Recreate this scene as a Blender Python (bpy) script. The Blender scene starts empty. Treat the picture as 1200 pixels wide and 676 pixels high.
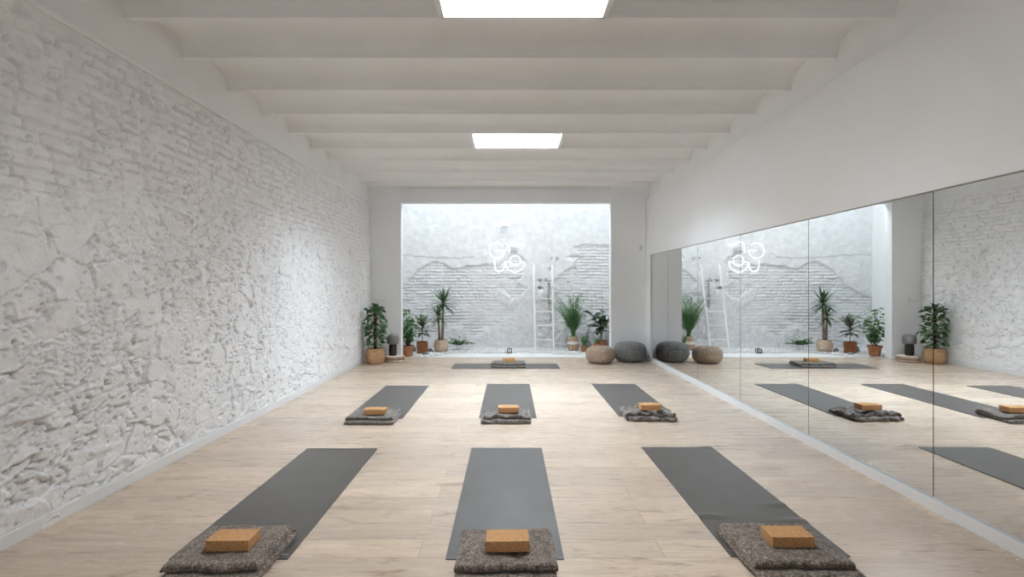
import bpy, bmesh, math, random
import numpy as np
from mathutils import Vector, Matrix, Euler, noise as mnoise

random.seed(7)
rng = np.random.default_rng(7)
scene = bpy.context.scene
COL = scene.collection
PI = math.pi

# ------------------------------------------------------------------ materials
def nmat(name):
    m = bpy.data.materials.new(name); m.use_nodes = True
    nt = m.node_tree; b = nt.nodes['Principled BSDF']
    return m, nt, b

def node(nt, kind, **kw):
    n = nt.nodes.new(kind)
    for k, v in kw.items():
        if k in n.inputs: n.inputs[k].default_value = v
        else: setattr(n, k, v)
    return n

def ramp(nt, fac, stops):
    r = nt.nodes.new('ShaderNodeValToRGB')
    el = r.color_ramp.elements
    while len(el) > len(stops): el.remove(el[-1])
    while len(el) < len(stops): el.new(0.5)
    for e, (p, c) in zip(el, stops):
        e.position = p; e.color = (*c, 1) if len(c) == 3 else c
    nt.links.new(fac, r.inputs['Fac'])
    return r.outputs['Color']

def coords(nt, scale=(1, 1, 1)):
    tc = nt.nodes.new('ShaderNodeTexCoord'); mp = nt.nodes.new('ShaderNodeMapping')
    mp.inputs['Scale'].default_value = scale
    nt.links.new(tc.outputs['Object'], mp.inputs['Vector'])
    return mp.outputs['Vector']

def nz(nt, vec, scale, detail=4, rough=.55, dist=0):
    n = nt.nodes.new('ShaderNodeTexNoise')
    n.inputs['Scale'].default_value = scale; n.inputs['Detail'].default_value = detail
    n.inputs['Roughness'].default_value = rough; n.inputs['Distortion'].default_value = dist
    nt.links.new(vec, n.inputs['Vector'])
    return n.outputs['Fac']

def bump(nt, b, h, strength=.3, dist=.01):
    n = nt.nodes.new('ShaderNodeBump')
    n.inputs['Strength'].default_value = strength; n.inputs['Distance'].default_value = dist
    nt.links.new(h, n.inputs['Height']); nt.links.new(n.outputs['Normal'], b.inputs['Normal'])
    return n

def mottled(name, c1, c2, scale=8, rough=.8, bscale=60, bstr=.2, bdist=.005, spec=.3, lo=.35, hi=.65, vscale=(1, 1, 1)):
    m, nt, b = nmat(name)
    v = coords(nt, vscale)
    f = nz(nt, v, scale)
    nt.links.new(ramp(nt, f, [(lo, c1), (hi, c2)]), b.inputs['Base Color'])
    b.inputs['Roughness'].default_value = rough
    b.inputs['Specular IOR Level'].default_value = spec
    if bstr: bump(nt, b, nz(nt, v, bscale, 5), bstr, bdist)
    return m

M = {}
M['plaster'] = mottled('white_plaster', (.85, .85, .85), (.88, .88, .88), 3, .75, 14, .12, .01)
M['ceiling'] = mottled('ceiling_paint', (.865, .865, .865), (.895, .895, .895), 2.2, .75, 9, .15, .012)
M['panel'] = mottled('smooth_panel_paint', (.82, .82, .82), (.84, .84, .84), 2, .6, 20, .03, .004)
M['grey_plaster'] = mottled('pillar_paint', (.82, .835, .85), (.84, .855, .87), 2.5, .7, 16, .06, .006)
M['rough'] = mottled('painted_rubble', (.81, .81, .81), (.88, .88, .88), 9, .8, 70, .55, .007, .25)
def bare_flecks(mat, amt=.5):
    nt = mat.node_tree; b = nt.nodes['Principled BSDF']; v = coords(nt)
    f = nz(nt, v, 38, 4, .7)
    c = ramp(nt, f, [(.28, (amt, amt*.97, amt*.93)), (.36, (1, 1, 1))])
    src = b.inputs['Base Color'].links[0].from_socket
    mx = nt.nodes.new('ShaderNodeMix'); mx.data_type = 'RGBA'; mx.blend_type = 'MULTIPLY'; mx.inputs['Factor'].default_value = 1
    nt.links.new(src, mx.inputs['A']); nt.links.new(c, mx.inputs['B']); nt.links.new(mx.outputs['Result'], b.inputs['Base Color'])
bare_flecks(M['rough'], .55)
M['patio_rough'] = mottled('painted_courtyard_brick', (.70, .71, .72), (.80, .805, .81), 7, .85, 45, .5, .008, .2)
M['base'] = mottled('skirting_paint', (.74, .75, .75), (.77, .775, .775), 2, .4, 30, .02, .002)
M['metal_white'] = mottled('white_lacquer', (.90, .90, .90), (.92, .92, .92), 5, .4, 30, .02, .002)
M['dark'] = mottled('dark_backing', (.02, .02, .02), (.03, .03, .03), 5, .6, 30, .02, .002)
M['dark_wood'] = mottled('dark_oak_boarding', (.16, .115, .08), (.26, .19, .14), 4, .6, 30, .1, .004, .3, vscale=(1, 1, 8))  # unseen rear wall only; dark finish added to cut light bounced forward
M['ground'] = mottled('pale_stone_paving', (.80, .80, .79), (.85, .85, .84), 6, .7, 40, .15, .004)

# oak floor
m, nt, b = nmat('oak_planks')
v = coords(nt)
br = nt.nodes.new('ShaderNodeTexBrick')
br.offset = .37; br.offset_frequency = 2; br.squash = 1
for k, val in (('Scale', 1), ('Mortar Size', .0011), ('Mortar Smooth', .1), ('Bias', 0), ('Brick Width', 1.28), ('Row Height', .194)):
    br.inputs[k].default_value = val
br.inputs['Color1'].default_value = (0, 0, 0, 1); br.inputs['Color2'].default_value = (1, 1, 1, 1); br.inputs['Mortar'].default_value = (.5, .5, .5, 1)
nt.links.new(v, br.inputs['Vector'])
# per plank shift of the grain
comb = nt.nodes.new('ShaderNodeVectorMath'); comb.operation = 'MULTIPLY_ADD'
nt.links.new(br.outputs['Color'], comb.inputs[0]); comb.inputs[1].default_value = (7, 3, 9)
nt.links.new(v, comb.inputs[2])
mp = nt.nodes.new('ShaderNodeMapping'); mp.inputs['Scale'].default_value = (1.1, 16, 1)
nt.links.new(comb.outputs[0], mp.inputs['Vector'])
mp2 = nt.nodes.new('ShaderNodeMapping'); mp2.inputs['Scale'].default_value = (2.6, 9, 1)
nt.links.new(comb.outputs[0], mp2.inputs['Vector'])
g1 = nz(nt, mp.outputs[0], 2.2, 7, .62, .6)
g2 = nz(nt, mp2.outputs[0], 1.3, 4, .6, 1.2)
c1 = ramp(nt, g1, [(.28, (.475, .37, .275)), (.5, (.63, .52, .415)), (.72, (.735, .63, .53))])
kn = ramp(nt, g2, [(.27, (.55, .46, .39)), (.45, (1, 1, 1))])
mx = nt.nodes.new('ShaderNodeMix'); mx.data_type = 'RGBA'; mx.blend_type = 'MULTIPLY'; mx.inputs['Factor'].default_value = .85
nt.links.new(c1, mx.inputs['A']); nt.links.new(kn, mx.inputs['B'])
tone = ramp(nt, br.outputs['Color'], [(0, (.86, .85, .84)), (1, (1.08, 1.06, 1.03))])
mx2 = nt.nodes.new('ShaderNodeMix'); mx2.data_type = 'RGBA'; mx2.blend_type = 'MULTIPLY'; mx2.inputs['Factor'].default_value = 1
nt.links.new(mx.outputs['Result'], mx2.inputs['A']); nt.links.new(tone, mx2.inputs['B'])
mx3 = nt.nodes.new('ShaderNodeMix'); mx3.data_type = 'RGBA'
nt.links.new(br.outputs['Fac'], mx3.inputs['Factor']); nt.links.new(mx2.outputs['Result'], mx3.inputs['A']); mx3.inputs['B'].default_value = (.20, .14, .10, 1)
nt.links.new(mx3.outputs['Result'], b.inputs['Base Color'])
rr = ramp(nt, g1, [(.3, (.33, .33, .33)), (.7, (.24, .24, .24))])
nt.links.new(rr, b.inputs['Roughness'])
b.inputs['Specular IOR Level'].default_value = .5
bump(nt, b, g1, .12, .002)
M['oak'] = m

# wool blanket
def wool(name, tint=(1, 1, 1)):
    m, nt, b = nmat(name)
    v = coords(nt)
    f1 = nz(nt, v, 26, 5, .7); f2 = nz(nt, v, 105, 3, .75)
    def t(c): return tuple(x*y for x, y in zip(c, tint))
    a = ramp(nt, f1, [(.33, t((.075, .062, .054))), (.5, t((.18, .15, .128))), (.68, t((.25, .24, .235)))])
    s = ramp(nt, f2, [(.36, (.32, .30, .29)), (.5, (.85, .82, .8)), (.63, (2.5, 2.25, 2.0))])
    mx = nt.nodes.new('ShaderNodeMix'); mx.data_type = 'RGBA'; mx.blend_type = 'MULTIPLY'; mx.inputs['Factor'].default_value = .85
    nt.links.new(a, mx.inputs['A']); nt.links.new(s, mx.inputs['B'])
    nt.links.new(mx.outputs['Result'], b.inputs['Base Color'])
    b.inputs['Roughness'].default_value = .95; b.inputs['Specular IOR Level'].default_value = .1
    b.inputs['Sheen Weight'].default_value = .35; b.inputs['Sheen Roughness'].default_value = .5
    bump(nt, b, f2, .45, .005)
    return m
M['wool'] = wool('mottled_wool')
M['wool_grey'] = wool('grey_mottled_wool', (.9, .98, 1.05))

# cork
m, nt, b = nmat('cork')
v = coords(nt)
vo = nt.nodes.new('ShaderNodeTexVoronoi'); vo.inputs['Scale'].default_value = 260; nt.links.new(v, vo.inputs['Vector'])
f = nz(nt, v, 160, 3, .7)
a = ramp(nt, f, [(.33, (.22, .085, .022)), (.46, (.56, .31, .14)), (.7, (.66, .39, .19))])
nt.links.new(a, b.inputs['Base Color']); b.inputs['Roughness'].default_value = .85; b.inputs['Specular IOR Level'].default_value = .2
bump(nt, b, vo.outputs['Distance'], .3, .002)
M['cork'] = m

# mat rubber
m, nt, b = nmat('mat_rubber')
v = coords(nt)
f = nz(nt, v, 260, 2, .6); f2 = nz(nt, v, 5, 3)
a = ramp(nt, f2, [(.3, (.064, .057, .050)), (.7, (.082, .074, .066))])
nt.links.new(a, b.inputs['Base Color']); b.inputs['Roughness'].default_value = .38; b.inputs['Specular IOR Level'].default_value = .5; b.inputs['Sheen Weight'].default_value = .4; b.inputs['Sheen Roughness'].default_value = .35; b.inputs['Sheen Tint'].default_value = (.95, .95, .94, 1)
bump(nt, b, f, .18, .001)
M['mat'] = m

def knit(name, c1, c2):
    m, nt, b = nmat(name)
    tc = nt.nodes.new('ShaderNodeTexCoord')
    f = nz(nt, tc.outputs['Object'], 35, 3)
    nt.links.new(ramp(nt, f, [(.35, c1), (.65, c2)]), b.inputs['Base Color'])
    b.inputs['Roughness'].default_value = .95; b.inputs['Specular IOR Level'].default_value = .1
    b.inputs['Sheen Weight'].default_value = .2
    bump(nt, b, nz(nt, tc.outputs['Object'], 130, 3), .6, .004)
    return m
M['knit_brown'] = knit('taupe_cotton_cord', (.27, .195, .145), (.46, .36, .28))
M['knit_grey'] = knit('charcoal_cotton_cord', (.12, .12, .117), (.22, .22, .217))
M['knit_brown_d'] = M['knit_brown']

def weave(name, c1, c2, sx=60, sz=70):
    m, nt, b = nmat(name)
    v = coords(nt)
    w1 = nt.nodes.new('ShaderNodeTexWave'); w1.wave_type = 'BANDS'; w1.bands_direction = 'Z'
    w1.inputs['Scale'].default_value = sz/3; w1.inputs['Distortion'].default_value = .8; nt.links.new(v, w1.inputs['Vector'])
    f = nz(nt, v, 30, 4)
    nt.links.new(ramp(nt, f, [(.35, c1), (.65, c2)]), b.inputs['Base Color'])
    b.inputs['Roughness'].default_value = .8; b.inputs['Specular IOR Level'].default_value = .2
    bump(nt, b, w1.outputs['Fac'], .6, .004)
    return m
M['seagrass'] = weave('seagrass_weave', (.36, .20, .10), (.52, .33, .19))
M['pale_rattan'] = weave('pale_rattan', (.50, .37, .26), (.68, .55, .43))
M['cushion'] = weave('pale_cane', (.66, .58, .49), (.80, .73, .65))
M['cushion_edge'] = weave('cane_edging', (.42, .28, .18), (.56, .41, .29))
M['terracotta'] = mottled('terracotta', (.33, .135, .06), (.46, .21, .105), 12, .8, 60, .15, .003)
M['rust'] = mottled('rusty_brown_glaze', (.22, .075, .03), (.34, .13, .05), 9, .6, 60, .1, .003)
M['vase'] = mottled('raw_clay', (.36, .24, .16), (.52, .38, .28), 10, .7, 50, .15, .003)
M['white_band'] = mottled('white_glaze', (.74, .70, .66), (.8, .77, .73), 10, .6, 50, .05, .003)
M['white_pot'] = mottled('white_ceramic', (.82, .82, .82), (.86, .86, .86), 10, .35, 50, .02, .002, .5)
M['soil'] = mottled('potting_soil', (.02, .014, .01), (.07, .045, .03), 40, .95, 60, .8, .01)
M['bark'] = mottled('grey_brown_bark', (.16, .11, .085), (.34, .26, .21), 20, .9, 60, .6, .006, .2, vscale=(1, 1, .5))
M['coir'] = mottled('coir_fibre', (.045, .022, .012), (.13, .065, .035), 50, .95, 120, .9, .01)
def leafmat(name, c1, c2, rough=.4):
    m, nt, b = nmat(name)
    v = coords(nt)
    f = nz(nt, v, 14, 3)
    nt.links.new(ramp(nt, f, [(.3, c1), (.7, c2)]), b.inputs['Base Color'])
    b.inputs['Roughness'].default_value = rough
    b.inputs['Specular IOR Level'].default_value = .4
    return m
M['leaf_dark'] = leafmat('dark_green_leaf', (.025, .08, .025), (.08, .19, .06))
M['leaf_mid'] = leafmat('green_leaf', (.04, .13, .035), (.13, .29, .10))
M['leaf_light'] = leafmat('pale_green_leaf', (.13, .22, .11), (.27, .38, .22))
M['leaf_grey'] = leafmat('grey_green_leaf', (.05, .085, .045), (.20, .24, .17))
M['leaf_fiddle'] = leafmat('broad_dark_leaf', (.02, .045, .025), (.07, .12, .06))
M['leaf_yucca'] = leafmat('sword_leaf', (.03, .085, .035), (.10, .18, .08))
M['stem'] = mottled('brown_stem', (.06, .045, .03), (.12, .09, .06), 20, .8, 60, .2, .003)
M['pebble'] = mottled('white_marble_pebble', (.80, .80, .80), (.88, .88, .88), 12, .6, 60, .05, .002)
M['greystone'] = mottled('grey_stone', (.16, .16, .16), (.36, .36, .36), 14, .85, 40, .5, .006)
M['black_glaze'] = mottled('black_ceramic', (.012, .011, .010), (.022, .02, .018), 10, .45, 50, .1, .002, .4)
M['black_metal'] = mottled('blackened_metal', (.02, .016, .013), (.05, .035, .028), 10, .5, 50, .1, .002, .4)
M['grey_box'] = mottled('grey_plastic', (.42, .43, .43), (.48, .49, .49), 10, .5, 50, .05, .002)
M['cable'] = mottled('grey_cable', (.5, .5, .5), (.6, .6, .6), 10, .5, 50, .05, .002)
M['switch'] = mottled('switch_plastic', (.74, .75, .75), (.78, .79, .79), 10, .4, 50, .02, .002)
M['candle_wax'] = mottled('candle_wax', (.8, .78, .72), (.86, .84, .80), 10, .5, 50, .02, .002)

# smoked glass-like lamp shade (opaque looking grey shell)
M['shade'] = mottled('grey_smoked_shade', (.13, .13, .13), (.19, .19, .185), 10, .25, 50, .02, .002, .6)

m, nt, b = nmat('mirror_silver')
b.inputs['Metallic'].default_value = 1; b.inputs['Roughness'].default_value = .0
v = coords(nt); f = nz(nt, v, .8, 2)
nt.links.new(ramp(nt, f, [(.3, (.885, .90, .90)), (.7, (.895, .91, .91))]), b.inputs['Base Color'])
M['mirror'] = m

m, nt, b = nmat('neon_tube')
b.inputs['Base Color'].default_value = (.9, .9, .9, 1)
b.inputs['Emission Color'].default_value = (.95, .98, 1, 1); b.inputs['Emission Strength'].default_value = .75
M['neon'] = m

# glazing: clear pane, mostly passing light straight through
m = bpy.data.materials.new('skylight_glass'); m.use_nodes = True; nt = m.node_tree; nt.nodes.clear()
o = nt.nodes.new('ShaderNodeOutputMaterial'); tr = nt.nodes.new('ShaderNodeBsdfTransparent'); gl = nt.nodes.new('ShaderNodeBsdfGlossy')
gl.inputs['Roughness'].default_value = .02; tr.inputs['Color'].default_value = (.96, .97, .97, 1)
fr = nt.nodes.new('ShaderNodeFresnel'); fr.inputs['IOR'].default_value = 1.3
mxs = nt.nodes.new('ShaderNodeMixShader'); nt.links.new(fr.outputs[0], mxs.inputs[0]); nt.links.new(tr.outputs[0], mxs.inputs[1]); nt.links.new(gl.outputs[0], mxs.inputs[2])
nt.links.new(mxs.outputs[0], o.inputs[0])
M['glass'] = m

# ------------------------------------------------------------------ mesh helpers
def link(name, me, mat, parent=None, loc=None, rotz=None):
    o = bpy.data.objects.new(name, me); COL.objects.link(o)
    if mat is not None: me.materials.append(mat)
    if parent is not None: o.parent = parent
    if loc is not None: o.location = loc
    if rotz is not None: o.rotation_euler = (0, 0, rotz)
    return o

def from_bm(name, bm, mat, parent=None, smooth=False, loc=None, rotz=None):
    me = bpy.data.meshes.new(name)
    bmesh.ops.recalc_face_normals(bm, faces=bm.faces)
    bm.to_mesh(me); bm.free()
    if smooth:
        for p in me.polygons: p.use_smooth = True
    return link(name, me, mat, parent, loc, rotz)

def tag(o, label=None, cat=None, group=None, kind=None):
    if label: o['label'] = label
    if cat: o['category'] = cat
    if group: o['group'] = group
    if kind: o['kind'] = kind
    return o

def struct(o, label):
    o['kind'] = 'structure'; o['label'] = label; o['category'] = o.name.split('_')[0]
    return o

def empty(name, loc, label, cat, group=None, rotz=0):
    o = bpy.data.objects.new(name, None); COL.objects.link(o)
    o.location = loc; o.rotation_euler = (0, 0, rotz); o.empty_display_size = .1
    return tag(o, label, cat, group)

def bx(bm, x0, x1, y0, y1, z0, z1, bevel=0, seg=2):
    r = bmesh.ops.create_cube(bm, size=1)
    for v in r['verts']:
        v.co.x = x0 if v.co.x < 0 else x1
        v.co.y = y0 if v.co.y < 0 else y1
        v.co.z = z0 if v.co.z < 0 else z1
    if bevel:
        es = list({e for v in r['verts'] for e in v.link_edges})
        bmesh.ops.bevel(bm, geom=es, offset=bevel, segments=seg, affect='EDGES', profile=.6)

def lathe(bm, prof, seg=40, cx=0, cy=0, closed_top=False, fn=None):
    rings = []
    for r, z in prof:
        ring = []
        for i in range(seg):
            a = 2*PI*i/seg
            rr = r*(fn(a, z) if fn else 1)
            ring.append(bm.verts.new((cx + rr*math.cos(a), cy + rr*math.sin(a), z)))
        rings.append(ring)
    for a, b_ in zip(rings, rings[1:]):
        for i in range(seg):
            bm.faces.new((a[i], a[(i+1) % seg], b_[(i+1) % seg], b_[i]))
    bm.faces.new(rings[0][::-1])
    bm.faces.new(rings[-1])

def tube(bm, pts, rad, seg=8, closed=False):
    pts = [Vector(p) for p in pts]
    n = len(pts); rings = []
    rads = rad if isinstance(rad, (list, tuple)) else [rad]*n
    prev = None
    for i, p in enumerate(pts):
        if closed: t = pts[(i+1) % n] - pts[i-1]
        else: t = pts[min(i+1, n-1)] - pts[max(i-1, 0)]
        t.normalize()
        if prev is None:
            ref = Vector((0, 0, 1)) if abs(t.z) < .9 else Vector((1, 0, 0))
            nrm = t.cross(ref).normalized()
        else:
            nrm = (prev - t*prev.dot(t))
            nrm = nrm.normalized() if nrm.length > 1e-6 else t.orthogonal().normalized()
        prev = nrm; bn = t.cross(nrm)
        rings.append([bm.verts.new(p + (nrm*math.cos(2*PI*k/seg) + bn*math.sin(2*PI*k/seg))*rads[i]) for k in range(seg)])
    rng_ = range(n) if closed else range(n-1)
    for i in rng_:
        a, b_ = rings[i], rings[(i+1) % n]
        for k in range(seg):
            bm.faces.new((a[k], a[(k+1) % seg], b_[(k+1) % seg], b_[k]))
    if not closed:
        bm.faces.new(rings[0][::-1]); bm.faces.new(rings[-1])

def grid_obj(name, V, nu, nv, mat, parent=None, smooth=True, flip=False):
    """V: (nu*nv,3) array laid out u-major."""
    me = bpy.data.meshes.new(name)
    i = np.arange(nu-1)[:, None]; j = np.arange(nv-1)[None, :]
    a = (i*nv + j).ravel(); b_ = ((i+1)*nv + j).ravel(); c = ((i+1)*nv + j+1).ravel(); d = (i*nv + j+1).ravel()
    F = np.stack([a, b_, c, d], 1) if not flip else np.stack([a, d, c, b_], 1)
    nf = len(F)
    me.vertices.add(len(V)); me.vertices.foreach_set('co', V.astype(np.float32).ravel())
    me.loops.add(nf*4); me.loops.foreach_set('vertex_index', F.astype(np.int32).ravel())
    me.polygons.add(nf); me.polygons.foreach_set('loop_start', (np.arange(nf)*4).astype(np.int32))
    me.polygons.foreach_set('loop_total', np.full(nf, 4, np.int32))
    me.update(calc_edges=True); me.validate()
    if smooth: me.polygons.foreach_set('use_smooth', np.ones(nf, bool))
    return link(name, me, mat, parent)

# ------------------------------------------------------------------ numpy noise
def h2(ix, iy, s=0):
    n = (ix.astype(np.int64)*374761393 + iy.astype(np.int64)*668265263 + s*1442695041) & 0xffffffff
    n = ((n ^ (n >> 13))*1274126177) & 0xffffffff
    n = ((n ^ (n >> 16))*2246822519) & 0xffffffff
    return ((n ^ (n >> 15)) & 0xffffff)/float(0xffffff)

def vnoise(x, y, s=0):
    ix = np.floor(x); iy = np.floor(y); fx = x-ix; fy = y-iy
    fx = fx*fx*(3-2*fx); fy = fy*fy*(3-2*fy)
    a = h2(ix, iy, s); b_ = h2(ix+1, iy, s); c = h2(ix, iy+1, s); d = h2(ix+1, iy+1, s)
    return (a*(1-fx)+b_*fx)*(1-fy) + (c*(1-fx)+d*fx)*fy

def fbm(x, y, s=0, o=4, g=.5):
    t = 0; a = 1; w = 0
    for k in range(o):
        t = t + a*vnoise(x*2**k, y*2**k, s+k*17); w += a; a *= g
    return t/w

def sstep(a, b_, x):
    t = np.clip((x-a)/(b_-a), 0, 1); return t*t*(3-2*t)

def voro(x, y, s=0, jit=.85):
    ix = np.floor(x); iy = np.floor(y)
    f1 = np.full(x.shape, 9.); f2 = np.full(x.shape, 9.)
    cx = np.zeros(x.shape); cy = np.zeros(x.shape); dx1 = np.zeros(x.shape); dy1 = np.zeros(x.shape)
    for di in (-1, 0, 1):
        for dj in (-1, 0, 1):
            gx = ix+di; gy = iy+dj
            px = gx + .5 + (h2(gx, gy, s)-.5)*jit; py = gy + .5 + (h2(gx, gy, s+5)-.5)*jit
            dx = x-px; dy = y-py
            d = np.maximum(np.abs(dx), np.abs(dy))*.55 + np.sqrt(dx*dx+dy*dy)*.45
            closer = d < f1
            f2 = np.where(closer, f1, np.minimum(f2, d))
            cx = np.where(closer, gx, cx); cy = np.where(closer, gy, cy)
            dx1 = np.where(closer, dx, dx1); dy1 = np.where(closer, dy, dy1)
            f1 = np.where(closer, d, f1)
    return f1, f2, cx, cy, dx1, dy1

def bricks(u, v, L, H, s=0, joint=.008, soft=.012):
    wv = v + (fbm(u*1.3, v*1.3, s+3, 2)-.5)*.03
    row = np.floor(wv/H)
    off = h2(row, row*0, s+9)*.35 + (row % 2)*.5
    Lr = L*(.9 + .2*h2(row, row*0+3, s+11))
    uu = u/Lr + off; cu = np.floor(uu)
    fu = (uu-cu)*Lr; fv = wv - row*H
    d = np.minimum(np.minimum(fu, Lr-fu)*.9, np.minimum(fv, H-fv))
    prof = sstep(joint*.4, joint*.4+soft, d)
    r = h2(cu, row, s+21)
    tilt = (h2(cu, row, s+22)-.5)*(fv-H/2)*.12
    return prof, r, tilt

def stones(u, v, L, H, s=0, e0=.02, e1=.16):
    wu = u + (fbm(u*5, v*5, s+1, 3)-.5)*.11; wv = v + (fbm(u*5+9, v*5, s+2, 3)-.5)*.10
    f1, f2, cx, cy, dx, dy = voro(wu/L + .35*h2(np.floor(wv/H), wv*0, s+4), wv/H, s)
    prof = sstep(e0, e1, f2-f1)
    r = h2(cx, cy, s+31)
    tilt = (h2(cx, cy, s+32)-.5)*dx*L*.35 + (h2(cx, cy, s+33)-.35)*dy*H*.45
    return prof, r, tilt

def blur(A, k):
    for _ in range(2):
        P = np.pad(A, ((k, k), (0, 0)), 'edge'); A = sum(P[i:i+A.shape[0]] for i in range(2*k+1))/(2*k+1)
        P = np.pad(A, ((0, 0), (k, k)), 'edge'); A = sum(P[:, i:i+A.shape[1]] for i in range(2*k+1))/(2*k+1)
    return A

def inpoly(x, y, P):
    c = np.zeros(x.shape, bool); n = len(P)
    for i in range(n):
        x0, y0 = P[i]; x1, y1 = P[i-1]
        if y0 == y1: continue
        cond = ((y0 > y) != (y1 > y)) & (x < (x1-x0)*(y-y0)/(y1-y0)+x0)
        c ^= cond
    return c

# ------------------------------------------------------------------ camera numbers
F = 615.; CX = 597.; CY = 336.; CH = 1.40
XL, XR = -2.73, 2.72          # plaster faces of the side walls
YB = 10.2                     # pillar front plane
YR = -3.4                     # rear (street) wall
ZB = 3.30                     # underside of the beams
ZTOP = 3.62

# ------------------------------------------------------------------ setting
bm = bmesh.new(); bx(bm, XL-.1, XR+.1, YR-.1, YB+.22, -.12, 0)
struct(from_bm('floor', bm, M['oak']), 'pale oak plank floor running across the yoga studio')

# left wall : displaced painted brick over rubble
y0, y1, z0, z1 = 1.6, YB, 0.0, 3.0
st = .0092
nu = int((y1-y0)/st); nv = int((z1-z0)/st)
U, V = np.meshgrid(np.linspace(y0, y1, nu), np.linspace(z0, z1, nv), indexing='ij')
du = U + (fbm(U*18, V*18, 201, 4, .6)-.5)*.030; dv = V + (fbm(U*18+3, V*18, 202, 4, .6)-.5)*.024
fine = (fbm(U*40, V*40, 22, 3, .65)-.5)
def cracks(F, w, seed, cover):
    # narrow open joints, deep only where the paint has not closed them
    openj = sstep(cover, cover+.12, fbm(U*7, V*9, seed, 3, .6))
    return F, openj
bp, brn, bt = bricks(du, dv, .27, .069, 3, .004, .010)
opb = sstep(.40, .56, fbm(U*8, V*12, 19, 4, .6))
Hb = .030 + .004*brn + bt*bp*.7 - (1-bp)*(.008 + .023*opb) + (fbm(U*9, V*12, 2, 4)-.5)*.010 + fine*.004
Hb = Hb - .022*sstep(.69, .73, fbm(U*17, V*24, 34, 3, .6))
s1, r1, t1 = stones(du, dv, .34, .22, 40, .0, .045)
s2, r2, t2 = stones(du, dv, .17, .062, 60, .0, .09)
s3, r3, t3 = stones(du, dv, .06, .034, 80, .0, .16)
fill = sstep(.46, .50, vnoise(U*3.0+3, V*3.8+7, 91)*.6 + r1*.4)
tiny = sstep(.60, .64, vnoise(U*4.2+13, V*5.1+2, 92))*fill
ops = sstep(.36, .56, fbm(U*5, V*7, 39, 4, .6))
big_ = .030 + .012*r1 + t1*.55 - (1-s1)*(.006+.040*ops)
mid_ = .022 + .014*r2 + t2*.9 - (1-s2)*(.006+.030*ops)
tin_ = .018 + .010*r3 + t3 - (1-s3)*.018
Hs = big_*(1-fill) + fill*(mid_*(1-tiny) + tin_*tiny)
Hs = Hs + (fbm(U*7, V*8, 5, 5, .6)-.5)*.020 + fine*.007
pits = sstep(.68, .72, fbm(U*15, V*20, 33, 3, .6)); Hs = Hs - .030*pits
bound = 2.08 + (fbm(U*1.4, U*0+2, 12, 3)-.5)*.9 + (fbm(U*5, V*5, 13, 3)-.5)*.35 - .03*np.maximum(U-6, 0)
wb = sstep(-.05, .05, V-bound)
soft = sstep(.50, .66, fbm(U*.9+4, V*1.3, 15, 3))          # thickly rendered patches
H = wb*Hb + (1-wb)*(Hs*(1-.55*soft) + .016*soft)
H = H + (fbm(U*.8, V*.8, 55, 2)-.5)*.04
scar = np.exp(-((U-3.86-.03*np.sin(V*9)-(fbm(V*6, V*0, 71, 2)-.5)*.1)/.035)**2)*sstep(1.7, 2.1, V)
H = H - scar*(.02+.05*(fbm(U*24, V*20, 72, 3)-.45))
H = H*sstep(3.0, 2.95, V)*.9 + .012*(1-sstep(3.0, 2.95, V))
Vt = np.stack([np.full(U.size, XL+.012) + H.ravel(), U.ravel(), V.ravel()], 1)
wl = grid_obj('wall_left', Vt, nu, nv, M['rough'])
struct(wl, 'white painted wall of rough rubble stone below and old brick above')
bm = bmesh.new()
bx(bm, XL-.12, XL-.03, YR, YB+.2, -.1, ZTOP+.3)
bx(bm, XL-.035, XL, YR, YB, 2.985, ZTOP+.2)
bx(bm, XL-.035, XL+.012, YR, 1.62, -.0, 3.0)
bx(bm, XL-.02, XL+.045, YR, YB, 2.988, 3.022, .008)
struct(from_bm('wall_left_upper', bm, M['plaster']), 'smooth white plaster band above the brickwork')

# right wall + smooth panel framing the mirrors
bm = bmesh.new()
bx(bm, XR, XR+.12, YR, YB+.2, -.1, ZTOP+.3)
struct(from_bm('wall_right', bm, M['plaster']), 'white plaster wall behind and above the mirror panelling')
PX = 2.64
bm = bmesh.new()
bx(bm, PX, XR, YR, YB, 2.0, 3.08, .004)
bx(bm, PX, XR, 9.84, YB, .077, 2.0)
struct(from_bm('wall_right_panel', bm, M['panel']), 'smooth white boxed panel running above the wall mirrors')
for nm, a, b_ in (('baseboard_right', PX, XR), ('baseboard_left', XL, -2.685)):
    bm = bmesh.new(); bx(bm, a, b_, YR, YB, 0, .077, .003)
    struct(from_bm(nm, bm, M['base']), 'low pale grey skirting board along the ' + ('mirror wall' if 'right' in nm else 'stone wall'))

# back wall: two pillars and the lintel round the courtyard opening
OX0, OX1, OZ = -2.11, 1.975, 3.04
bm = bmesh.new()
bx(bm, XL, OX0, YB, YB+.2, 0, ZTOP+.2)
bx(bm, OX1, XR, YB, YB+.2, 0, ZTOP+.2)
struct(from_bm('wall_back', bm, M['grey_plaster']), 'pale grey pillars either side of the courtyard opening')
bm = bmesh.new()
bx(bm, OX0, OX1, YB+.03, YB+.2, OZ, ZTOP+.2)
struct(from_bm('wall_back_lintel', bm, M['grey_plaster']), 'pale grey lintel over the wide courtyard opening')

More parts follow.
